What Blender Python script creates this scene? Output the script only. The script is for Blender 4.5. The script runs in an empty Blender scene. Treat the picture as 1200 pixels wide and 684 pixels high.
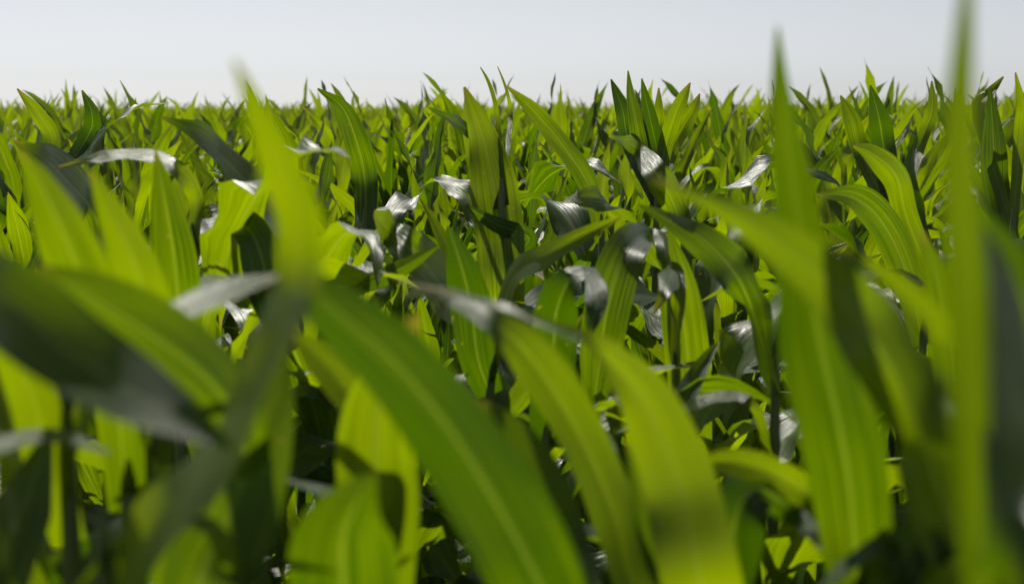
import bpy, math, random
import numpy as np
from mathutils import Vector

random.seed(11)
rng = np.random.default_rng(5)
S = bpy.context.scene
COL = S.collection
R = math.radians

# ------------------------------------------------------------------ camera model
F = 1667.0                       # focal length in photo pixels (50 mm on 36 mm, 1200 px wide)
CAM = np.array([0.0, 0.0, 2.0])
PITCH = math.atan((342 - 127) / F)
FWD = np.array([0, math.cos(PITCH), -math.sin(PITCH)])
UP = np.array([0, math.sin(PITCH), math.cos(PITCH)])
RIGHT = np.array([1.0, 0, 0])

def at(x, y, d):
    """World point that stands at photo pixel (x, y), d metres in front of the camera."""
    return CAM + d * (FWD + (x - 600) / F * RIGHT + (342 - y) / F * UP)

def project(p):
    q = np.asarray(p) - CAM
    d = q @ FWD
    return 600 + F * (q @ RIGHT) / d, 342 - F * (q @ UP) / d, d

# ------------------------------------------------------------------ materials
def new_mat(name):
    m = bpy.data.materials.new(name)
    m.use_nodes = True
    m.node_tree.nodes.clear()
    return m, m.node_tree.nodes, m.node_tree.links

def leaf_material():
    m, N, L = new_mat('corn_leaf')
    out = N.new('ShaderNodeOutputMaterial')
    uv = N.new('ShaderNodeUVMap'); uv.uv_map = 'UVMap'
    geo = N.new('ShaderNodeNewGeometry')
    oi = N.new('ShaderNodeObjectInfo')
    sep = N.new('ShaderNodeSeparateXYZ'); L.new(uv.outputs[0], sep.inputs[0])
    # parallel veins: noise stretched along the blade
    mp = N.new('ShaderNodeMapping'); mp.inputs['Scale'].default_value = (1, .018, 1)
    L.new(uv.outputs[0], mp.inputs[0])
    addv = N.new('ShaderNodeVectorMath'); addv.operation = 'ADD'
    L.new(mp.outputs[0], addv.inputs[0])
    cmb = N.new('ShaderNodeCombineXYZ'); L.new(oi.outputs['Random'], cmb.inputs[2])
    L.new(cmb.outputs[0], addv.inputs[1])
    vein = N.new('ShaderNodeTexNoise'); vein.inputs['Scale'].default_value = 26; vein.inputs['Detail'].default_value = 3
    L.new(addv.outputs[0], vein.inputs[0])
    fine = N.new('ShaderNodeTexNoise'); fine.inputs['Scale'].default_value = 55; fine.inputs['Detail'].default_value = 1
    L.new(addv.outputs[0], fine.inputs[0])
    # blotches and ageing, in metres
    blo = N.new('ShaderNodeTexNoise'); blo.inputs['Scale'].default_value = 9; blo.inputs['Detail'].default_value = 4
    L.new(geo.outputs['Position'], blo.inputs[0])
    big = N.new('ShaderNodeTexNoise'); big.inputs['Scale'].default_value = 2.3; big.inputs['Detail'].default_value = 1
    L.new(geo.outputs['Position'], big.inputs[0])
    # midrib mask: |u-.5| small
    s1 = N.new('ShaderNodeMath'); s1.operation = 'SUBTRACT'; s1.inputs[1].default_value = .5
    L.new(sep.outputs[0], s1.inputs[0])
    s2 = N.new('ShaderNodeMath'); s2.operation = 'ABSOLUTE'; L.new(s1.outputs[0], s2.inputs[0])
    rib = N.new('ShaderNodeMapRange'); rib.inputs['From Min'].default_value = .012; rib.inputs['From Max'].default_value = .045
    rib.inputs['To Min'].default_value = 1; rib.inputs['To Max'].default_value = 0
    L.new(s2.outputs[0], rib.inputs[0])
    ribk = N.new('ShaderNodeMath'); ribk.operation = 'MULTIPLY'; ribk.inputs[1].default_value = .42; L.new(rib.outputs[0], ribk.inputs[0])
    # tone factor
    def math2(op, a, b):
        n = N.new('ShaderNodeMath'); n.operation = op
        for i, v in enumerate((a, b)):
            if isinstance(v, (int, float)): n.inputs[i].default_value = v
            else: L.new(v, n.inputs[i])
        return n.outputs[0]
    t = math2('ADD', math2('MULTIPLY', vein.outputs[0], .8), math2('MULTIPLY', blo.outputs[0], .2))
    t = math2('ADD', t, math2('MULTIPLY', math2('SUBTRACT', oi.outputs['Random'], .5), .5))
    t = math2('ADD', t, math2('MULTIPLY', math2('SUBTRACT', big.outputs[0], .5), .5))
    def ramp(fac, stops):
        r = N.new('ShaderNodeValToRGB'); L.new(fac, r.inputs[0])
        e = r.color_ramp.elements
        e[0].position, e[0].color = stops[0][0], (*stops[0][1], 1)
        e[1].position, e[1].color = stops[1][0], (*stops[1][1], 1)
        for p, c in stops[2:]:
            k = e.new(p); k.color = (*c, 1)
        return r.outputs[0]
    refl = ramp(t, [(.25, (.011, .024, .005)), (.8, (.026, .046, .006))])
    tran = ramp(t, [(.30, (.038, .083, .0)), (.74, (.172, .236, .0))])
    def mixc(f, a, b):
        x = N.new('ShaderNodeMix'); x.data_type = 'RGBA'
        L.new(f, x.inputs['Factor']); L.new(a, x.inputs[6])
        if isinstance(b, tuple): x.inputs[7].default_value = (*b, 1)
        else: L.new(b, x.inputs[7])
        return x.outputs[2]
    refl = mixc(ribk.outputs[0], refl, (.13, .17, .06))
    tran = mixc(ribk.outputs[0], tran, (.19, .25, .012))
    # small dry specks
    spk = N.new('ShaderNodeTexNoise'); spk.inputs['Scale'].default_value = 70; spk.inputs['Detail'].default_value = 2
    L.new(geo.outputs['Position'], spk.inputs[0])
    sm = N.new('ShaderNodeMapRange'); sm.inputs['From Min'].default_value = .73; sm.inputs['From Max'].default_value = .78
    L.new(spk.outputs[0], sm.inputs[0])
    refl = mixc(sm.outputs[0], refl, (.22, .17, .06))
    tran = mixc(sm.outputs[0], tran, (.20, .17, .014))
    # tips dry out first
    at_ = N.new('ShaderNodeAttribute'); at_.attribute_name = 'along'
    tipn = math2('ADD', at_.outputs['Fac'], math2('MULTIPLY', math2('SUBTRACT', blo.outputs[0], .5), .25))
    tipn = math2('ADD', tipn, math2('MULTIPLY', math2('SUBTRACT', oi.outputs['Random'], .5), .07))
    tm = N.new('ShaderNodeMapRange'); tm.inputs['From Min'].default_value = .955; tm.inputs['From Max'].default_value = 1.02
    L.new(tipn, tm.inputs[0])
    refl = mixc(tm.outputs[0], refl, (.16, .13, .04))
    tran = mixc(tm.outputs[0], tran, (.17, .15, .008))
    bump = N.new('ShaderNodeBump'); bump.inputs['Strength'].default_value = .55; bump.inputs['Distance'].default_value = .0026
    hh = math2('ADD', math2('MULTIPLY', vein.outputs[0], 1.0), math2('MULTIPLY', fine.outputs[0], 1.1))
    hh = math2('ADD', hh, math2('MULTIPLY', blo.outputs[0], .25))
    L.new(hh, bump.inputs['Height'])
    p = N.new('ShaderNodeBsdfPrincipled')
    L.new(refl, p.inputs['Base Color'])
    rr = N.new('ShaderNodeMapRange'); rr.inputs['To Min'].default_value = .29; rr.inputs['To Max'].default_value = .42
    L.new(vein.outputs[0], rr.inputs[0]); L.new(rr.outputs[0], p.inputs['Roughness'])
    p.inputs['Specular IOR Level'].default_value = .3
    L.new(bump.outputs[0], p.inputs['Normal'])
    tr = N.new('ShaderNodeBsdfTranslucent'); L.new(tran, tr.inputs[0]); L.new(bump.outputs[0], tr.inputs['Normal'])
    ad = N.new('ShaderNodeAddShader'); L.new(p.outputs[0], ad.inputs[0]); L.new(tr.outputs[0], ad.inputs[1])
    L.new(ad.outputs[0], out.inputs['Surface'])
    return m

def stalk_material():
    m, N, L = new_mat('corn_stalk')
    out = N.new('ShaderNodeOutputMaterial'); p = N.new('ShaderNodeBsdfPrincipled')
    tc = N.new('ShaderNodeTexCoord'); mp = N.new('ShaderNodeMapping'); mp.inputs['Scale'].default_value = (40, 40, 1.5)
    L.new(tc.outputs['Object'], mp.inputs[0])
    n = N.new('ShaderNodeTexNoise'); n.inputs['Scale'].default_value = 2; n.inputs['Detail'].default_value = 4
    L.new(mp.outputs[0], n.inputs[0])
    r = N.new('ShaderNodeValToRGB'); L.new(n.outputs[0], r.inputs[0])
    r.color_ramp.elements[0].position = .3; r.color_ramp.elements[0].color = (.05, .09, .02, 1)
    r.color_ramp.elements[1].position = .75; r.color_ramp.elements[1].color = (.14, .17, .05, 1)
    L.new(r.outputs[0], p.inputs['Base Color']); p.inputs['Roughness'].default_value = .5
    b = N.new('ShaderNodeBump'); b.inputs['Strength'].default_value = .3; L.new(n.outputs[0], b.inputs['Height']); L.new(b.outputs[0], p.inputs['Normal'])
    L.new(p.outputs[0], out.inputs[0])
    return m

def soil_material():
    m, N, L = new_mat('soil')
    out = N.new('ShaderNodeOutputMaterial'); p = N.new('ShaderNodeBsdfPrincipled')
    tc = N.new('ShaderNodeTexCoord')
    n = N.new('ShaderNodeTexNoise'); n.inputs['Scale'].default_value = 14; n.inputs['Detail'].default_value = 8
    L.new(tc.outputs['Object'], n.inputs[0])
    r = N.new('ShaderNodeValToRGB'); L.new(n.outputs[0], r.inputs[0])
    r.color_ramp.elements[0].position = .3; r.color_ramp.elements[0].color = (.035, .024, .016, 1)
    r.color_ramp.elements[1].position = .75; r.color_ramp.elements[1].color = (.11, .08, .055, 1)
    L.new(r.outputs[0], p.inputs['Base Color']); p.inputs['Roughness'].default_value = .95
    b = N.new('ShaderNodeBump'); b.inputs['Distance'].default_value = .04; L.new(n.outputs[0], b.inputs['Height']); L.new(b.outputs[0], p.inputs['Normal'])
    L.new(p.outputs[0], out.inputs[0])
    return m

M_LEAF, M_STALK, M_SOIL = leaf_material(), stalk_material(), soil_material()

# ------------------------------------------------------------------ mesh helpers
def mesh_from(name, V, Q, UV, mats, mat_idx=None):
    """V (n,3), Q (m,4) quads, UV per vertex (n,2)."""
    V = np.asarray(V, np.float32); Q = np.asarray(Q, np.int32)
    me = bpy.data.meshes.new(name)
    me.vertices.add(len(V)); me.vertices.foreach_set('co', V.ravel())
    me.loops.add(Q.size); me.loops.foreach_set('vertex_index', Q.ravel())
    me.polygons.add(len(Q))
    me.polygons.foreach_set('loop_start', np.arange(0, Q.size, 4, dtype=np.int32))
    me.polygons.foreach_set('use_smooth', np.ones(len(Q), bool))
    if mat_idx is not None: me.polygons.foreach_set('material_index', np.asarray(mat_idx, np.int32))
    uvl = me.uv_layers.new(name='UVMap')
    uvl.data.foreach_set('uv', np.asarray(UV, np.float32)[Q.ravel(), :2].ravel())
    al = me.attributes.new('along', 'FLOAT', 'POINT'); al.data.foreach_set('value', np.ascontiguousarray(np.asarray(UV, np.float32)[:, 2]))
    for m in mats: me.materials.append(m)
    me.update(calc_edges=True)
    return me

def link(name, me, parent=None):
    o = bpy.data.objects.new(name, me); COL.objects.link(o)
    if parent is not None: o.parent = parent
    return o

def catmull(A, n):
    """Resample control rows A (k, c) to n rows, by arc length of the first three columns."""
    A = np.asarray(A, float); k = len(A)
    E = np.vstack([2 * A[0] - A[1], A, 2 * A[-1] - A[-2]])
    d = np.linalg.norm(np.diff(A[:, :3], axis=0), axis=1); cum = np.r_[0, np.cumsum(d)]
    out = []
    for s in np.linspace(0, cum[-1], n):
        i = min(int(np.searchsorted(cum, s, side='right')) - 1, k - 2); i = max(i, 0)
        t = (s - cum[i]) / max(cum[i + 1] - cum[i], 1e-9)
        p0, p1, p2, p3 = E[i], E[i + 1], E[i + 2], E[i + 3]
        out.append(.5 * ((2 * p1) + (-p0 + p2) * t + (2 * p0 - 5 * p1 + 4 * p2 - p3) * t * t + (-p0 + 3 * p1 - 3 * p2 + p3) * t ** 3))
    return np.array(out), cum[-1]

def unit(a):
    return a / np.maximum(np.linalg.norm(a, axis=-1, keepdims=True), 1e-9)

def ribbon(C, side, hw, length, nu=7, fold=.35, rip=.008, lam=.13, seed=0, curl=0.0):
    """A maize blade: midline C (n,3), side vectors (n,3), half widths (n). Channelled along the midrib, its two edges waved."""
    r = np.random.default_rng(seed)
    n = len(C)
    T = unit(np.gradient(C, axis=0))
    side = unit(side - (side * T).sum(1, keepdims=True) * T)
    nor = np.cross(side, T)
    if nor[:, 2].mean() < 0: nor = -nor
    s = np.linspace(0, length, n)
    us = np.linspace(-1, 1, nu)
    ph = r.uniform(0, 6.28, 4)
    k1, k2 = 2 * np.pi / lam, 2 * np.pi / (lam * r.uniform(1.5, 2.2))
    env = np.clip(np.sin(np.linspace(.08, 1, n) * np.pi * .97), 0, 1)
    V = np.zeros((n, nu, 3)); UV = np.zeros((n, nu, 3))
    for j, u in enumerate(us):
        q = 0 if u < 0 else 1
        wav = rip * env * (np.sin(k1 * s + ph[q]) + .7 * np.sin(k2 * s + ph[q + 2])) * abs(u) ** 1.6
        f = fold * (1 - .25 * abs(u)) * np.ones(n)
        off = hw * abs(u)
        V[:, j] = C + side * (hw * u * np.cos(f))[:, None] + nor * (off * np.sin(f) + wav - curl * hw * u * u)[:, None]
        UV[:, j, 0] = (u + 1) / 2
        UV[:, j, 1] = s / .08
        UV[:, j, 2] = s / length
    idx = np.arange(n * nu).reshape(n, nu)
    Q = np.stack([idx[:-1, :-1], idx[:-1, 1:], idx[1:, 1:], idx[1:, :-1]], -1).reshape(-1, 4)
    return V.reshape(-1, 3), Q, UV.reshape(-1, 3)

def stalk_arrays(h, r0=.0125, r1=.006, nodes=8, seed=0, ns=8):
    r = np.random.default_rng(seed)
    zs, rs = [0], [r0 * 1.1]
    for i in range(nodes):
        z = h * (i + 1) / (nodes + .4)
        rad = r0 + (r1 - r0) * z / h
        zs += [z - .012, z, z + .014]; rs += [rad, rad * 1.22, rad * .97]
    zs += [h, h + .03]; rs += [r1, r1 * .3]
    a = np.linspace(0, 2 * np.pi, ns, endpoint=False)
    bend = r.uniform(-.012, .012, 2)
    V = np.array([[rr * math.cos(t) + bend[0] * math.sin(z / h * 3.1), rr * math.sin(t) + bend[1] * math.sin(z / h * 3.1), z] for z, rr in zip(zs, rs) for t in a])
    Q = [(i * ns + j, i * ns + (j + 1) % ns, (i + 1) * ns + (j + 1) % ns, (i + 1) * ns + j) for i in range(len(zs) - 1) for j in range(ns)]
    return V, np.array(Q), np.zeros((len(V), 3))

# ------------------------------------------------------------------ generated leaves (own plant space)
def grown_leaf(z0, az, length, e0, bend, hwmax, seed, p=1.6, kink=None, wind=.10, n=20, nu=7, twist=0.0):
    r = np.random.default_rng(seed)
    s = np.linspace(0, 1, n)
    el = R(e0) - R(bend) * s ** p
    if kink:                      # blade snapped over part-way along
        el -= R(kink[1]) / (1 + np.exp(-(s - kink[0]) / .035))
    azs = az + r.uniform(-.5, .5) * s ** 1.5
    d = np.stack([np.cos(el) * np.cos(azs), np.cos(el) * np.sin(azs), np.sin(el)], 1)
    C = np.zeros((n, 3)); C[0] = (.006 * math.cos(az), .006 * math.sin(az), z0)
    C[1:] = C[0] + np.cumsum((d[1:] + d[:-1]) / 2 * length / (n - 1), axis=0)
    C[:, 0] -= wind * length * s ** 2
    side = np.stack([-np.sin(azs), np.cos(azs), np.zeros(n)], 1)
    T = unit(np.gradient(C, axis=0)); nor = np.cross(side, T)
    tw = twist * s
    side = side * np.cos(tw)[:, None] + nor * np.sin(tw)[:, None]
    prof = np.interp(s, [0, .06, .2, .42, .62, .8, .92, 1], [.55, .62, .86, 1, .92, .63, .3, .012])
    prof = np.convolve(np.r_[prof[:1], prof, prof[-1:]], [.2, .6, .2], 'valid'); prof[-1] = .012
    hw = hwmax * prof
    fold = r.uniform(.2, .5)
    return ribbon(C, side, hw, length, nu=nu, fold=fold, rip=.012 * hwmax / .035 * r.uniform(.6, 1.6), lam=r.uniform(.1, .17), seed=seed, curl=r.uniform(-.05, .25))

def plant_recipe(seed):
    """Leaf parameters for one maize plant, about 1.9 m to its topmost tips."""
    r = random.Random(seed)
    L = []
    az = r.uniform(0, 6.28)
    # whorl: upright
    for k in range(5):
        L.append(dict(z0=1.06 + .085 * k + r.uniform(-.02, .02), az=az, length=r.uniform(.46, .74) - .035 * k, e0=r.uniform(66, 87), bend=r.uniform(0, 55),
                      hwmax=r.uniform(.024, .039) - .001 * k, p=r.uniform(1.4, 2.4), twist=r.uniform(-1.7, 1.7), wind=r.uniform(.0, .25),
                      kink=(r.uniform(.45, .75), r.uniform(60, 130)) if r.random() < .16 else None))
        az += math.pi + r.uniform(-.55, .55)
    for k in range(4):
        L.append(dict(z0=.80 + .1 * k + r.uniform(-.02, .02), az=az, length=r.uniform(.66, .9), e0=r.uniform(66, 80), bend=r.uniform(55, 140),
                      hwmax=r.uniform(.028, .042), p=r.uniform(1.3, 2.3), twist=r.uniform(-.9, .9), wind=r.uniform(.02, .2),
                      kink=(r.uniform(.4, .7), r.uniform(50, 110)) if r.random() < .3 else None))
        az += math.pi + r.uniform(-.5, .5)
    for k in range(2):
        L.append(dict(z0=.42 + .16 * k, az=az, length=r.uniform(.65, .8), e0=r.uniform(50, 64), bend=r.uniform(80, 130), hwmax=r.uniform(.034, .042),
                      p=1.5, twist=r.uniform(-.5, .5), wind=.05))
        az += math.pi + r.uniform(-.5, .5)
    return L

NPROTO = 14
RECIPES = [plant_recipe(100 + i) for i in range(NPROTO)]

def join(parts):
    V, Q, UV, MI, b = [], [], [], [], 0
    for v, q, uv, mi in parts:
        V.append(v); Q.append(q + b); UV.append(uv); MI.append(np.full(len(q), mi)); b += len(v)
    return np.vstack(V), np.vstack(Q), np.vstack(UV), np.concatenate(MI)

def plant_arrays(i, n, nu, skip_low=False, ns=6):
    parts = []
    for k, kw in enumerate(RECIPES[i]):
        if skip_low and k >= 9: continue
        parts.append((*grown_leaf(seed=1000 * i + k, n=n, nu=nu, **kw), 0))
    if not skip_low: parts.append((*stalk_arrays(1.42, seed=i, ns=ns, nodes=4), 1))
    return join(parts)

LEAF_MESHES = [[mesh_from('leaf', *grown_leaf(seed=1000 * i + k, **kw), [M_LEAF]) for k, kw in enumerate(RECIPES[i])] for i in range(NPROTO)]
STALK_MESHES = [mesh_from('stalk', *stalk_arrays(1.42, seed=i), [M_STALK]) for i in range(NPROTO)]
WHOLE_MESHES = []
for i in range(NPROTO):
    v, q, uv, mi = plant_arrays(i, 13, 5)
    WHOLE_MESHES.append(mesh_from('corn_plant', v, q, uv, [M_LEAF, M_STALK], mi))

# ------------------------------------------------------------------ traced plants
def tag(o, label, group='corn plants close to the camera', cat='corn plant'):
    o['label'] = label; o['category'] = cat; o['group'] = group

SUN_EL, SUN_AZ = R(50), R(-20)        # azimuth from straight ahead (+Y), negative to the left
SUN_V = np.array([math.sin(SUN_AZ) * math.cos(SUN_EL), math.cos(SUN_AZ) * math.cos(SUN_EL), math.sin(SUN_EL)])

def traced_leaf(stalk_xy, d_st, y0, pts, seed, fold=None, rip=None):
    """pts: (x px, y px, depth m, half width px[, turn]) from the collar to the tip. The turn of the blade about its own midline is in degrees,
    or 'D' (edge to the sun, blade unlit) or 'S' (upper face glancing the sun)."""
    r = random.Random(seed)
    z = at(600, y0, d_st)[2]
    rows = []
    for p in pts:
        t = p[4] if len(p) > 4 else 0
        dep = p[2]
        if t == 'S' and rows:          # let the blade run level enough to glance the sun
            ray = at(p[0], p[1], 1.0) - CAM
            h = unit(SUN_V - unit(ray))
            dep = float(np.clip((np.array(rows[-1][:3]) - CAM) @ h / (ray @ h), p[2] * .86, p[2] * 1.16))
        rows.append([*at(p[0], p[1], dep), p[3] * (.8 if t == 'S' else 1) * dep / F, 0 if isinstance(t, str) else R(t), float(t == 'D'), float(t == 'S')])
    rows = np.array(rows)
    first = [stalk_xy[0], stalk_xy[1], z, rows[0, 3] * .75, *rows[0, 4:]]
    A = np.vstack([first, rows])
    n = max(24, 6 * len(A))
    B, length = catmull(A, n)
    C = B[:, :3]; hw = np.maximum(B[:, 3], .0006)
    wd, ws = np.clip(B[:, 5], 0, 1), np.clip(B[:, 6], 0, 1)
    T = unit(np.gradient(C, axis=0)); v = unit(C - CAM)
    s0 = unit(np.cross(T, v))
    for i in range(1, n):
        if (s0[i] * s0[i - 1]).sum() < 0: s0[i] = -s0[i]
    sg = 1 if s0[len(s0) // 4:, 2].mean() > 0 else -1
    grid = np.radians(np.arange(-72, 73, 2.0))
    tD, tS = np.zeros(n), np.zeros(n)
    for i in range(n):
        sd_ = s0[i] * np.cos(grid)[:, None] + sg * v[i] * np.sin(grid)[:, None]
        nn = np.cross(sd_, T[i]); nn *= np.where(nn @ v[i] > 0, -1, 1)[:, None]      # the face the camera sees
        near_ = lambda prev: .05 * np.abs(grid - prev) if i else .12 * np.abs(grid)
        tD[i] = grid[np.argmin(np.abs(nn @ SUN_V - .04) + near_(tD[i - 1]))]
        h = unit(SUN_V - v[i])
        tS[i] = grid[np.argmax(nn @ h - near_(tS[i - 1]))]
    k = np.ones(7) / 7
    sm = lambda a: np.convolve(np.r_[[a[0]] * 3, a, [a[-1]] * 3], k, 'valid')
    th = B[:, 4] * (1 - wd) * (1 - ws) + wd * sm(tD) + ws * sm(tS)
    hw = hw / np.maximum(np.cos(th), .45)
    side = s0 * np.cos(th)[:, None] + sg * v * np.sin(th)[:, None]
    mx = float(hw.max())
    fo = fold if fold is not None else r.uniform(.18, .42)
    return ribbon(C, side, hw, length, nu=9, fold=fo * (1 - .8 * np.maximum(ws, wd)), rip=(rip if rip is not None else .0055) * min(1, mx / .03) * (1 - .7 * ws), lam=r.uniform(.1, .18), seed=seed)

def traced_plant(label, stalk, leaves, low=6, seed=0, group='corn plants close to the camera', low_gap=.14):
    x, d = stalk
    sx, sy, _ = at(x, 600, d)
    ztop = max(at(600, l[0], d)[2] for l in leaves) + .02
    zlow = min(at(600, l[0], d)[2] for l in leaves)
    root = bpy.data.objects.new('corn_plant', None); COL.objects.link(root)
    root.location = (sx, sy, 0); root.empty_display_size = .1
    tag(root, label, group)
    off = np.array([sx, sy, 0])
    v, q, uv = stalk_arrays(max(ztop, .6), seed=seed)
    link('stalk', mesh_from('stalk', v, q, uv, [M_STALK]), root)
    for k, l in enumerate(leaves):
        kw = l[2] if len(l) > 2 else {}
        v, q, uv = traced_leaf((sx, sy), d, l[0], l[1], seed * 50 + k, **kw)
        link('leaf', mesh_from('leaf', v - off, q, uv, [M_LEAF]), root)
    r = random.Random(seed + 900)
    az = r.uniform(0, 6.28)
    for k in range(low + 2):
        z0 = min(zlow, ztop - .02) - low_gap - .1 * k
        if z0 < .12: break
        kw = dict(z0=z0, az=az, length=r.uniform(.42, .6), e0=r.uniform(52, 72), bend=r.uniform(70, 130), hwmax=r.uniform(.034, .044), p=r.uniform(1.3, 2), twist=r.uniform(-.6, .6), wind=.05)
        v, q, uv = grown_leaf(seed=seed * 77 + k, **kw)
        link('leaf', mesh_from('leaf', v, q, uv, [M_LEAF]), root)
        az += math.pi + r.uniform(-.6, .6)
    return root

NEAR = 'corn plants close to the camera'
MID = 'corn plants in focus'
T = []
def P(label, stalk, leaves, low=4, group=NEAR):
    if group == NEAR:                  # the nearest rank stands at .8 of the sketched distances
        stalk = (stalk[0], stalk[1] * .8)
        leaves = [(l[0], [(p[0], p[1], p[2] * .8, *p[3:]) for p in l[1]], *l[2:]) for l in leaves]
    T.append((label, stalk, leaves, low, group))

# --- blurred plants nearest the camera
P('blurred corn plant whose tall leaf curves up and leans left across the sky', (120, .86), [
    (720, [(186, 614, .82, 22, 'D'), (255, 535, .79, 23, 'D'), (305, 445, .77, 24, 'D'), (340, 345, .75, 25, 'D'), (351, 262, .73, 23, 38), (331, 190, .71, 21, 36), (302, 128, .69, 13, 24), (274, 70, .67, 2, 0)]),
], 3)
P('very blurred corn plant whose narrow upright leaf runs out of the top edge', (1172, .62), [
    (850, [(1150, 660, .61, 24), (1139, 560, .6, 23), (1137, 450, .59, 23), (1134, 340, .58, 24), (1126, 240, .57, 22), (1124, 140, .56, 17), (1129, 50, .55, 12), (1136, -60, .54, 3)]),
    (860, [(1196, 680, .56, 42, 'D'), (1190, 560, .59, 40, 'D'), (1184, 440, .63, 33, 'D'), (1172, 340, .67, 22, 'D'), (1152, 265, .7, 3, 'D')]),
    (800, [(1235, 500, .8, 34), (1212, 390, .78, 38), (1176, 300, .77, 24), (1142, 236, .76, 2)]),
    (790, [(1150, 450, .84, 11, -15), (1110, 388, .84, 14, -15), (1050, 330, .83, 12, -15), (985, 285, .82, 2, -15)]),
], 2)
P('blurred corn plant with a broad leaf pointing above the skyline and a second arching over', (1010, 1.08), [
    (800, [(1004, 690, 1.08, 40, -12), (998, 590, 1.04, 46, -8), (984, 500, 1.0, 50, 4), (966, 420, .98, 49, 8), (950, 340, .96, 40), (936, 260, .94, 28), (924, 180, .92, 21), (915, 110, .9, 12), (911, 32, .88, 2)]),
    (800, [(1135, 680, .86, 40, 'D'), (1105, 590, .87, 38, 'D'), (1075, 500, .88, 38, 'D'), (1035, 415, .88, 38, 'D'), (975, 335, .87, 34, 5), (900, 275, .85, 24, -10), (835, 238, .83, 12, 0), (765, 208, .82, 2)]),
    (650, [(960, 590, 1.2, 18, 0), (905, 553, 1.2, 20, -10), (850, 540, 1.2, 15, 0), (798, 552, 1.2, 2)]),
    (670, [(930, 600, 1.24, 16, 20), (888, 572, 1.2, 26, 20), (864, 600, 1.19, 38, 0), (856, 660, 1.2, 34, 0), (850, 740, 1.21, 3)]),
    (740, [(1040, 690, .97, 24), (1062, 640, .96, 27), (1090, 585, .95, 2)]),
], 3)
P('blurred corn plant whose broadest bright leaf slopes up leftward from the bottom edge', (690, .97), [
    (830, [(640, 700, .92, 54, 4), (588, 600, .90, 56, 6), (530, 508, .88, 50, 6), (466, 428, .86, 44, 4), (402, 370, .84, 36, 6), (358, 335, .83, 20), (325, 315, .82, 2)]),
    (760, [(670, 650, 1.12, 26, 8), (628, 565, 1.14, 33, 8), (588, 508, 1.15, 28, 5), (545, 462, 1.16, 2)]),
], 3)
P('blurred corn plant whose leaf arches over with a silvery upper edge at the picture centre', (840, 1.17), [
    (800, [(822, 690, 1.08, 48, 22), (795, 570, 1.09, 42, 22), (757, 475, 1.08, 36, 16), (720, 430, 1.06, 25, 18), (688, 400, 1.04, 11, 38), (640, 379, 1.02, 5, 'S'), (570, 354, 1.0, 4.5, 'S'), (465, 328, .98, 2, 'S')]),
    (800, [(752, 700, 1.2, 22, 20), (722, 605, 1.22, 29, 20), (680, 508, 1.22, 29, 8), (628, 428, 1.2, 28, 20), (580, 378, 1.18, 16, 'D'), (520, 345, 1.16, 9, 'S'), (470, 345, 1.15, 2)]),
    (760, [(775, 680, 1.2, 10, 10), (752, 600, 1.2, 11, 10), (735, 520, 1.2, 2)]),
    (740, [(730, 580, 1.3, 9, 'S'), (712, 520, 1.28, 10, 'S'), (690, 480, 1.27, 2, 'S')]),
], 3)
P('corn plant low in front with an upright bright leaf crossed by a curved shadow', (450, 1.18), [
    (700, [(446, 600, 1.16, 48), (440, 530, 1.15, 48), (446, 470, 1.14, 40), (465, 415, 1.13, 25), (490, 365, 1.12, 2)]),
    (980, [(405, 770, .98, 62), (402, 690, .94, 68), (402, 630, .905, 56), (416, 590, .885, 32), (440, 555, .87, 2)]),
    (640, [(440, 500, 1.2, 20, 10), (408, 457, 1.2, 25, 10), (375, 420, 1.2, 20, 5), (340, 388, 1.2, 2)]),
    (690, [(470, 605, 1.2, 9, 'S'), (410, 585, 1.14, 11, 'S'), (330, 560, 1.1, 2, 'S')]),
], 3)
P('blurred dark corn plant at the left edge with drooping shaded leaves', (-130, .9), [
    (470, [(-60, 335, .82, 36, 'D'), (5, 352, .78, 48, 'D'), (75, 407, .76, 50, 'D'), (150, 457, .75, 44, 'D'), (215, 492, .74, 24, 'D'), (275, 525, .73, 2, 'D')]),
    (640, [(-40, 545, .92, 11, 'S'), (15, 517, .9, 11, 'S'), (70, 512, .88, 9, 'S'), (128, 530, .86, 2, 'S')]),
    (760, [(-20, 690, 1.0, 40, 'D'), (15, 620, 1.03, 40, 'D'), (40, 560, 1.06, 22, 'D'), (60, 500, 1.09, 2, 'D')]),
], 3)
P('corn plant with broad leaves lit through low at the left, beside a dark curved leaf', (300, 1.05), [
    (640, [(285, 520, 1.0, 32, 12), (250, 452, .97, 44, 12), (182, 396, .94, 46, 12), (110, 350, .92, 34), (45, 312, .9, 2)]),
    (780, [(235, 700, 1.0, 58), (262, 620, 1.01, 62), (295, 535, 1.02, 48), (320, 470, 1.03, 26), (335, 405, 1.04, 2)]),
    (700, [(262, 640, .93, 8, 'D'), (235, 612, .9, 9, 'D'), (195, 608, .88, 12, 'D'), (140, 640, .86, 10, 'D'), (90, 690, .85, 2)]),
], 3)
P('corn plant with a single out of focus leaf shining white like a silver tip', (80, 1.12), [
    (540, [(120, 428, 1.08, 12, 'D'), (165, 392, .98, 13, 'D'), (210, 364, .97, 14, 'S'), (270, 338, .97, 15, 'S'), (335, 322, .97, 3, 'S')]),
    (640, [(60, 560, 1.1, 26), (40, 470, 1.08, 28), (10, 400, 1.06, 20), (-20, 330, 1.05, 2)]),
], 3)
P('blurred corn plant with two leaning bright leaves at the left below the skyline', (150, 1.25), [
    (600, [(132, 430, 1.17, 32), (102, 340, 1.12, 38), (72, 270, 1.08, 31), (46, 215, 1.06, 17), (24, 176, 1.04, 2)]),
    (580, [(185, 410, 1.3, 26), (163, 325, 1.25, 28), (135, 260, 1.22, 19), (106, 200, 1.2, 2)]),
], 3)
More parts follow.
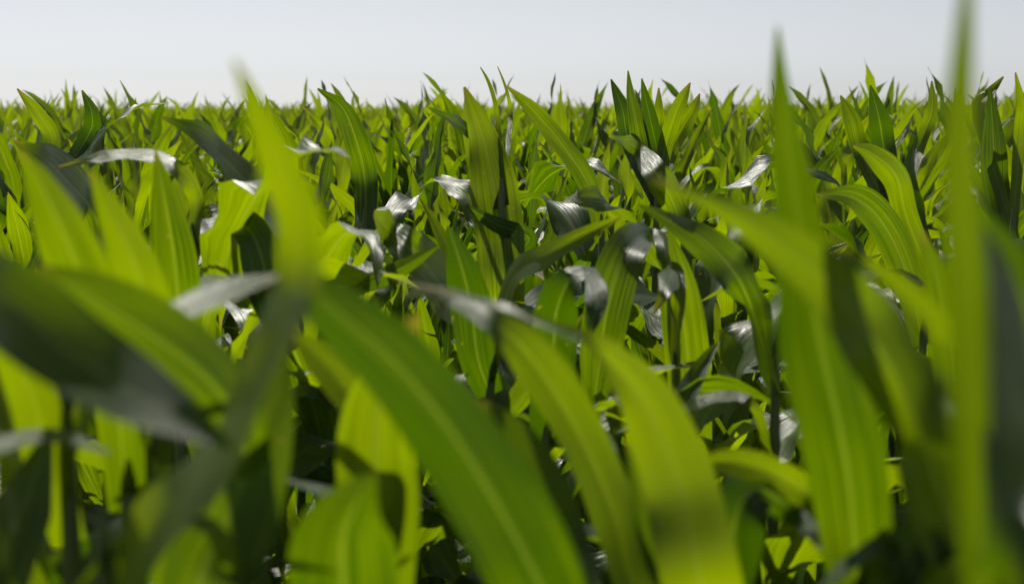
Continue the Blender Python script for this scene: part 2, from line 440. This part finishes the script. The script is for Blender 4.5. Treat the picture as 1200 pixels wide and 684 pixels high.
P('corn plant with a small pointed leaf between dark gaps at the lower right', (1160, 1.4), [
    (640, [(1140, 545, 1.36, 14), (1110, 490, 1.33, 15), (1056, 451, 1.3, 2)]),
    (680, [(1165, 590, 1.35, 11, 'S'), (1135, 572, 1.3, 11, 'S'), (1095, 585, 1.26, 2)]),
    (620, [(1120, 470, 1.5, 18), (1112, 400, 1.5, 22), (1098, 330, 1.48, 16), (1080, 270, 1.46, 2)]),
], 3)
P('corn plant at the bottom edge with one narrow silver leaf lying flat', (1080, 1.0), [
    (760, [(1045, 640, .96, 10, 'S'), (1005, 655, .92, 11, 'S'), (960, 690, .9, 3, 'S')]),
    (800, [(1110, 680, .95, 45, 'D'), (1125, 620, .98, 36, 'D'), (1130, 560, 1.01, 3, 'D')]),
], 2)
P('low corn plant in dark shade at the bottom left corner', (20, 1.25), [
    (700, [(30, 620, 1.22, 26, 'D'), (20, 540, 1.24, 28, 'D'), (8, 470, 1.26, 20), (-5, 400, 1.28, 2)]),
    (720, [(95, 640, 1.2, 10), (62, 620, 1.2, 11), (40, 590, 1.18, 2)]),
    (700, [(150, 620, 1.25, 24, 'D'), (165, 540, 1.28, 26, 'D'), (160, 470, 1.3, 20, 'D'), (140, 400, 1.32, 2)]),
], 3)
# --- middle plants, sharper
P('sharp corn plant with a broad upright leaf ending in a point above the skyline', (588, 2.45), [
    (420, [(588, 340, 2.36, 26, 12), (585, 280, 2.38, 29, 12), (578, 220, 2.4, 28, 10), (568, 168, 2.42, 19), (555, 130, 2.42, 10), (544, 102, 2.42, 1.5)]),
    (240, [(575, 178, 2.44, 12, 'D'), (545, 150, 2.4, 8, 'S'), (502, 126, 2.35, 1.5)]),
    (300, [(620, 280, 2.4, 11, 10), (580, 262, 2.36, 9, 10), (545, 240, 2.33, 1.5)]),
], 4, MID)
P('corn plant with a long dark leaf tipped by a white glossy patch', (560, 2.2), [
    (430, [(552, 385, 2.15, 27, 'D'), (512, 328, 2.1, 27, 'D'), (478, 290, 2.05, 22, 'D'), (456, 270, 2.0, 15, 'S'), (438, 250, 1.98, 2, 'D')]),
], 4, MID)
P('corn plant with a small bright forked leaf under a dark glossy one', (385, 2.05), [
    (400, [(410, 345, 2.0, 8), (450, 325, 1.98, 12), (485, 306, 1.97, 8), (514, 288, 1.96, 1.5)]),
    (400, [(448, 345, 2.02, 9, 'D'), (428, 322, 1.98, 8, 'S'), (402, 310, 1.96, 2, 'S')]),
    (420, [(395, 420, 2.0, 24), (380, 370, 1.98, 26), (372, 320, 1.96, 18), (355, 270, 1.95, 2)]),
], 4, MID)
P('corn plant with a long dark blade falling diagonally beside the tall blurred leaf', (350, 2.2), [
    (330, [(330, 272, 2.1, 16, 'D'), (295, 222, 2.08, 17, 'D'), (257, 180, 2.05, 13, 'D'), (225, 152, 2.0, 8, 'D'), (188, 137, 1.98, 1.5)]),
], 4, MID)
P('corn plant with a grey leaf lying almost level under the left skyline', (235, 2.0), [
    (300, [(230, 235, 1.98, 9, 'D'), (208, 200, 1.95, 9, 'D'), (178, 182, 1.9, 9, 'S'), (130, 183, 1.87, 7, 'S'), (68, 196, 1.85, 1.5)]),
], 4, MID)
P('corn plant with a broad dark leaf bending over at the left edge', (125, 2.1), [
    (320, [(112, 255, 2.1, 18, 'D'), (78, 212, 2.05, 20, 'D'), (46, 182, 2, 11, 'D'), (18, 166, 1.98, 1.5)]),
], 4, MID)
P('corn plant whose single leaf points up alone, translucent, left of the folded leaf', (215, 1.65), [
    (500, [(210, 400, 1.6, 27), (206, 320, 1.55, 28), (196, 250, 1.52, 20), (182, 176, 1.5, 1.5)]),
], 4, MID)
P('corn plant with a leaf folded over, silver on top and bright green hanging down', (225, 2.0), [
    (370, [(228, 285, 1.96, 13, 'D'), (256, 264, 1.91, 11, 'S'), (288, 266, 1.86, 15, 40), (306, 300, 1.84, 25, 0), (314, 350, 1.85, 21, 0), (316, 395, 1.86, 2)]),
], 4, MID)
P('corn plant with an arched leaf hanging its wide bright blade striped by a shadow', (790, 1.97), [
    (420, [(782, 300, 1.95, 9, 'D'), (762, 274, 1.9, 9, 'S'), (735, 292, 1.86, 24, 12), (712, 360, 1.85, 28, 0), (702, 430, 1.87, 23, 0), (694, 505, 1.89, 3)]),
    (450, [(795, 345, 1.9, 9, 'D'), (790, 314, 1.86, 9, 'S'), (782, 335, 1.82, 9, 'D'), (766, 368, 1.8, 1.5)]),
], 4, MID)
P('corn plant with a dark leaf arching over like a hook toward the hanging bright one', (905, 1.72), [
    (460, [(888, 385, 1.69, 13, 'D'), (866, 328, 1.66, 19, 'D'), (826, 282, 1.64, 18, 30), (786, 259, 1.63, 11, 30), (748, 240, 1.62, 1.5)]),
    (560, [(885, 478, 1.62, 6, 'D'), (852, 464, 1.55, 7, 'S'), (815, 473, 1.5, 7, 'S'), (776, 493, 1.46, 1.5)]),
], 4, MID)
P('corn plant with a slim dark leaf reaching to a pale yellow tip', (575, 1.9), [
    (430, [(600, 328, 1.9, 11, 'D'), (640, 300, 1.86, 12, 'D'), (690, 273, 1.82, 9, 20), (728, 254, 1.8, 1.5)]),
    (460, [(560, 420, 1.85, 22), (552, 360, 1.83, 25), (540, 310, 1.81, 18), (525, 265, 1.8, 2)]),
], 4, MID)
P('corn plant with a folded leaf whose dark half hangs like a flap', (640, 1.77), [
    (520, [(648, 420, 1.72, 27), (652, 365, 1.69, 26), (668, 328, 1.66, 14, 40), (690, 320, 1.62, 10, 'S'), (699, 350, 1.6, 14, 'D'), (690, 400, 1.58, 1.5, 'D')]),
], 4, MID)
P('corn plant with a wide upright leaf marked by a ragged cast shadow', (820, 2.05), [
    (570, [(812, 510, 2.03, 23), (808, 440, 2.02, 26), (800, 370, 2.0, 26), (792, 315, 1.98, 17), (784, 270, 1.97, 1.5)]),
], 4, MID)
P('corn plant with a dark leaf shining grey where it bends beneath the central tips', (802, 2.5), [
    (300, [(792, 245, 2.5, 15, 'D'), (770, 205, 2.45, 15, 'D'), (745, 173, 2.42, 9, 'S'), (714, 159, 2.4, 1.5)]),
], 4, MID)
P('corn plant with a long straight leaf slanting up to the left over the skyline', (702, 2.6), [
    (280, [(690, 220, 2.52, 11, 30), (660, 172, 2.5, 12, 22), (626, 131, 2.48, 9, 14), (595, 102, 2.46, 1.5)]),
], 4, MID)
P('corn plant with a curved sabre leaf standing over the skyline, left of centre', (432, 2.9), [
    (270, [(428, 212, 2.9, 15), (418, 166, 2.87, 15), (401, 126, 2.85, 9), (372, 104, 2.83, 1.2)]),
], 4, MID)
P('corn plant with the highest fan of pointed leaves against the sky', (765, 3.2), [
    (230, [(752, 175, 3.2, 10), (745, 140, 3.2, 9), (739, 110, 3.2, 5), (736, 83, 3.2, .8)]),
    (230, [(770, 180, 3.18, 9), (762, 140, 3.17, 9), (756, 112, 3.16, 5), (752, 92, 3.15, .8)]),
    (235, [(738, 170, 3.25, 9), (730, 130, 3.26, 9), (722, 108, 3.27, 5), (716, 93, 3.28, .8)]),
    (240, [(778, 180, 3.15, 9), (790, 140, 3.12, 10), (800, 115, 3.1, 7), (809, 97, 3.1, .8)]),
    (240, [(785, 180, 3.2, 10, 30), (800, 150, 3.15, 12, 30), (812, 130, 3.1, 8, 20), (820, 110, 3.1, .8)]),
    (240, [(772, 160, 3.3, 8), (772, 130, 3.3, 6), (772, 103, 3.3, .8)]),
], 5, MID)
P('corn plant with a dark twisted blade standing edge on below the skyline', (1085, 2.5), [
    (310, [(1074, 245, 2.5, 7, 'D'), (1067, 215, 2.5, 8, 'D'), (1068, 186, 2.5, 6, 'D'), (1075, 160, 2.5, 1)]),
    (330, [(1063, 255, 2.42, 14), (1050, 207, 2.38, 16, 15), (1022, 180, 2.35, 11, 25), (1000, 171, 2.33, 1.5)]),
    (360, [(1100, 310, 2.45, 10, 'D'), (1085, 295, 2.4, 10, 'S'), (1055, 292, 2.36, 8, 'S'), (1030, 278, 2.34, 1.5)]),
], 4, MID)
P('corn plant with a broad arching leaf lit through, right of the pointed blurred leaf', (1075, 2.15), [
    (400, [(1062, 320, 2.12, 18, 10), (1035, 262, 2.1, 20, 15), (1000, 232, 2.05, 14, 30), (958, 228, 2.0, 1.5)]),
], 4, MID)
P('corn plant with a broad pale leaf standing upright at the right skyline', (1172, 2.7), [
    (290, [(1168, 220, 2.7, 15), (1165, 180, 2.7, 15), (1163, 140, 2.7, 9), (1160, 103, 2.7, 1)]),
    (270, [(1195, 160, 2.65, 7), (1197, 125, 2.62, 6), (1190, 85, 2.6, 1)]),
    (270, [(1148, 135, 2.75, 7, 30), (1160, 110, 2.75, 6, 40), (1176, 90, 2.75, 1)]),
    (330, [(1195, 300, 2.6, 12, 'D'), (1175, 285, 2.5, 12, 'S'), (1150, 275, 2.45, 2, 'S')]),
], 4, MID)
P('corn plant with three pointed leaves crowded together on the skyline', (1038, 2.95), [
    (260, [(1036, 175, 2.95, 14), (1030, 138, 2.93, 12), (1020, 100, 2.92, 1)]),
    (260, [(1080, 165, 3.0, 7), (1092, 130, 3.0, 7), (1092, 95, 3.0, 1)]),
    (260, [(1010, 180, 3.0, 10), (998, 140, 3.0, 10), (985, 112, 3.0, 1)]),
], 4, MID)
P('corn plant with a very thin curved tip rising alone over the skyline', (590, 3.4), [
    (230, [(584, 150, 3.4, 3), (580, 120, 3.4, 2.6), (572, 95, 3.4, 2), (563, 79, 3.4, .6)]),
    (220, [(598, 140, 3.6, 3), (596, 115, 3.6, 2), (590, 95, 3.6, 1.4), (583, 78, 3.6, .5)]),
    (240, [(560, 190, 3.35, 10), (552, 150, 3.35, 10), (545, 120, 3.35, 1)]),
], 5, MID)
P('corn plant with a leaf tip standing over the far left skyline', (60, 3.3), [
    (240, [(62, 170, 3.3, 9), (45, 135, 3.28, 9), (20, 104, 3.26, 1)]),
    (240, [(100, 165, 3.4, 10), (108, 135, 3.4, 9), (96, 106, 3.4, 1)]),
], 5, MID)
for k, (label, stalk, leaves, low, group) in enumerate(T):
    traced_plant(label, stalk, leaves, low, seed=k + 1, group=group, low_gap=.34 if group == NEAR else .14)
HERO_XY = [at(t[1][0], 600, t[1][1])[:2] for t in T]

# ------------------------------------------------------------------ the rows of the field
ROW = R(62)
rd, rn = np.array([math.cos(ROW), math.sin(ROW)]), np.array([-math.sin(ROW), math.cos(ROW)])
cand = []
for i in range(-235, 236):
    for j in range(-900, 901):
        p = rd * (j * .14) + rn * (i * .56)
        d = p[1]
        if d < -2.2 or d > 125 or abs(p[0]) > .5 * max(d, 0) + 2.2: continue
        if d > 45 and (j % 4 or i % 2): continue
        if 22 < d <= 45 and j % 2: continue
        p = p + rng.normal(0, .05, 2)
        cand.append((p[0], p[1]))
near, rest = [], []
def ycap(d):
    return float(np.interp(d, [.9, 1.4, 1.9, 2.4, 3.0, 3.6, 4.5, 6], [640, 470, 345, 275, 205, 158, 112, 70]))
placed = []
for (x, y) in cand:
    d = math.hypot(x, y)
    dist_h = min(math.hypot(x - h[0], y - h[1]) for h in HERO_XY)
    if dist_h < .13: continue
    if d < .75: continue
    infr = y > .8 and abs(x) < .39 * y + .12
    h = float(np.interp(d, [3, 4.5, 7, 12, 20], [1.875, 1.935, 2.0, 1.995, 1.965])) + .065 * float(np.clip(x / (.36 * d + .3), -.25, 1)) + float(np.clip(rng.normal(0, .08), -.22, .16)) + .02 * min(1, d / 20)
    hz = h
    if infr:
        _, _, dd = project((x, y, 1.9))
        zmax = at(600, ycap(dd), dd)[2]
        hz = min(h, zmax)
    elif y < 1.2 or (y > 0 and abs(x) < .6 * y + .5):
        hz = min(h, 1.8)
    placed.append((y if infr else 1e3 + y, x, y, hz, infr, int(rng.integers(NPROTO)), rng.uniform(0, 6.283), rng.normal(0, .03), rng.normal(0, .03)))
placed.sort()
budget = 298 - len(T)
for rec in placed:
    (near if rec[4] and len(near) < budget else rest).append(rec)

def rot_of(rec):
    return (rec[7], rec[8], rec[6])

BANDS = [
    (2.4, 'corn plant half hidden in shade between the big front leaves', 'corn plants in the shaded lower layer', True),
    (4.2, 'sharp backlit corn plant crowded in the middle rows, like those around it', 'corn plants of the middle rows', True),
    (7.0, 'smaller backlit corn plant in the rows behind the sharp ones', 'corn plants of the farther rows', True),
    (99., 'tiny corn plant near the skyline with only its leaf tips showing', 'corn plants near the skyline', False),
]
REFS = {'whose tall leaf curves': 'tall left-curving blurred leaf', 'runs out of the top': 'leaf leaving the top edge', 'second arching over': 'broad blurred leaf above the skyline',
        'broadest bright leaf': 'broadest bright leaf', 'silvery upper edge': 'silver-edged arching leaf', 'white like a silver': 'blurred silver tip', 'two leaning bright': 'two leaning blurred leaves',
        'small pointed leaf between': 'small pointed leaf', 'broad upright leaf ending': 'broad upright central leaf', 'white glossy patch': 'white-tipped dark leaf', 'small bright forked': 'small forked leaf',
        'falling diagonally': 'diagonal dark blade', 'almost level': 'level grey leaf', 'bending over at the left': 'bent dark leaf', 'points up alone': 'lone upright leaf', 'folded over': 'folded silver-topped leaf',
        'striped by a shadow': 'shadow-striped hanging leaf', 'like a hook': 'hooked dark leaf', 'pale yellow tip': 'yellow-tipped slim leaf', 'like a flap': 'hanging dark flap', 'ragged cast shadow': 'leaf with ragged shadow',
        'shining grey where': 'grey-shining bent leaf', 'long straight leaf': 'long slanting leaf', 'curved sabre': 'sabre leaf', 'highest fan': 'highest fan of tips', 'dark twisted blade': 'dark twisted blade',
        'broad arching leaf lit': 'broad arching lit leaf', 'broad pale leaf': 'broad pale upright leaf', 'three pointed': 'three crowded tips', 'very thin curved tip': 'thin curved tip', 'far left skyline': 'leaf tip at far left'}
MARKS = []
for t in T:
    ref = next((v_ for k_, v_ in REFS.items() if k_ in t[0]), None)
    if ref:
        c = t[2][0][1]; c = c[len(c) // 2]
        MARKS.append((ref, c[0], c[1], c[2]))
seen_labels = set()

def place_label(x, y, h):
    px, py, d = project((x, y, h - .15))
    byd = sorted(MARKS, key=lambda m: math.hypot(px - m[1], 1.3 * (py - m[2])))
    for a_ in byd[:3]:
        for b_ in [m for m in byd if m is not a_][:6]:
            if abs(px - b_[1]) < 12: continue
            lab = f"corn plant {'behind' if d > a_[3] else 'in front of'} the {a_[0]} and {'left' if px < b_[1] else 'right'} of the {b_[0]}"
            if lab not in seen_labels and len(lab.split()) <= 15:
                seen_labels.add(lab); return lab
    return 'corn plant hidden among the leaves of the middle rows'

for rec in near:
    _, x, y, h, infr, pi_, rz, tx, ty = rec
    d = math.hypot(x, y)
    band = next(b for b in BANDS if d < b[0])
    k = h / 1.9
    sc = (rng.uniform(.9, 1.08), rng.uniform(.9, 1.08), k)
    if band[3]:
        root = bpy.data.objects.new('corn_plant', None); COL.objects.link(root); root.empty_display_size = .1
        link('stalk', STALK_MESHES[pi_], root)
        for lm in LEAF_MESHES[pi_]: link('leaf', lm, root)
    else:
        root = link('corn_plant', WHOLE_MESHES[pi_])
    root.location = (x, y, 0); root.rotation_euler = rot_of(rec); root.scale = sc
    tag(root, place_label(x, y, h) if 1.5 < d < 4.2 else band[1], band[2])

# ------------------------------------------------------------------ the rest of the field: one mass
LOD = [[plant_arrays(i, 11, 5) for i in range(NPROTO)], [plant_arrays(i, 8, 3, True) for i in range(NPROTO)], [plant_arrays(i, 6, 3, True) for i in range(NPROTO)]]
Vs, Qs, Us, Ms, base = [], [], [], [], 0
from mathutils import Euler
for rec in rest:
    _, x, y, h, infr, pi_, rz, tx, ty = rec
    d = math.hypot(x, y)
    lod = 0 if d < 14 else (1 if d < 32 else 2)
    v, q, uv, mi = LOD[lod][pi_]
    Mx = np.array(Euler((tx, ty, rz)).to_matrix())
    w = 1.0 if d < 32 else 1.25
    v2 = (v * np.array([w, w, h / 1.9])) @ Mx.T + np.array([x, y, 0])
    Vs.append(v2); Qs.append(q + base); Us.append(uv); Ms.append(mi); base += len(v)
fm = mesh_from('corn_field', np.vstack(Vs), np.vstack(Qs), np.vstack(Us), [M_LEAF, M_STALK], np.concatenate(Ms))
fo = link('corn_field', fm)
fo['kind'] = 'stuff'; fo['label'] = 'far rows of green corn merging into one mass up to the skyline'; fo['category'] = 'corn field'
print('near', len(near), 'rest', len(rest), 'verts', len(fm.vertices))

# ------------------------------------------------------------------ ground
g = mesh_from('soil', [(-900, -300, 0), (900, -300, 0), (900, 1800, 0), (-900, 1800, 0)], [(0, 1, 2, 3)], [(0, 0, 0)] * 4, [M_SOIL])
go = link('soil', g); go['kind'] = 'structure'

# ------------------------------------------------------------------ light
sd = Vector((math.sin(SUN_AZ) * math.cos(SUN_EL), math.cos(SUN_AZ) * math.cos(SUN_EL), math.sin(SUN_EL)))
sun = bpy.data.lights.new('sun', 'SUN'); sun.energy = 5.0; sun.angle = R(.53); sun.color = (1, .95, .86)
so = bpy.data.objects.new('sun', sun); COL.objects.link(so)
so.rotation_euler = sd.to_track_quat('Z', 'Y').to_euler(); so.location = (0, 0, 30)
w = bpy.data.worlds.new('World'); S.world = w; w.use_nodes = True
N, L = w.node_tree.nodes, w.node_tree.links
bg = N['Background']; bg.inputs['Strength'].default_value = .077
sky = N.new('ShaderNodeTexSky'); sky.sky_type = 'NISHITA'; sky.sun_disc = False
sky.sun_elevation = SUN_EL; sky.sun_rotation = SUN_AZ; sky.altitude = 0; sky.air_density = .5; sky.dust_density = .5; sky.ozone_density = 1.0
hs = N.new('ShaderNodeHueSaturation'); hs.inputs['Saturation'].default_value = .22
L.new(sky.outputs[0], hs.inputs['Color']); L.new(hs.outputs[0], bg.inputs['Color'])

# ------------------------------------------------------------------ camera
cd = bpy.data.cameras.new('camera'); cd.lens = 50; cd.sensor_width = 36; cd.clip_start = .05; cd.clip_end = 4000
cd.dof.use_dof = True; cd.dof.focus_distance = 3.2; cd.dof.aperture_fstop = 5.4; cd.dof.aperture_blades = 0
co = bpy.data.objects.new('camera', cd); COL.objects.link(co)
co.location = CAM; co.rotation_euler = (R(90) - PITCH, 0, 0)
S.camera = co

S.render.engine = 'CYCLES'
S.cycles.max_bounces = 8; S.cycles.diffuse_bounces = 3; S.cycles.glossy_bounces = 3; S.cycles.transmission_bounces = 4
S.cycles.use_denoising = True
try: S.cycles.denoiser = 'OPENIMAGEDENOISE'
except Exception: pass
S.cycles.sample_clamp_indirect = 6
v = S.view_settings
v.view_transform = 'Standard'; v.look = 'None'; v.exposure = .22; v.gamma = 1; v.use_curve_mapping = False
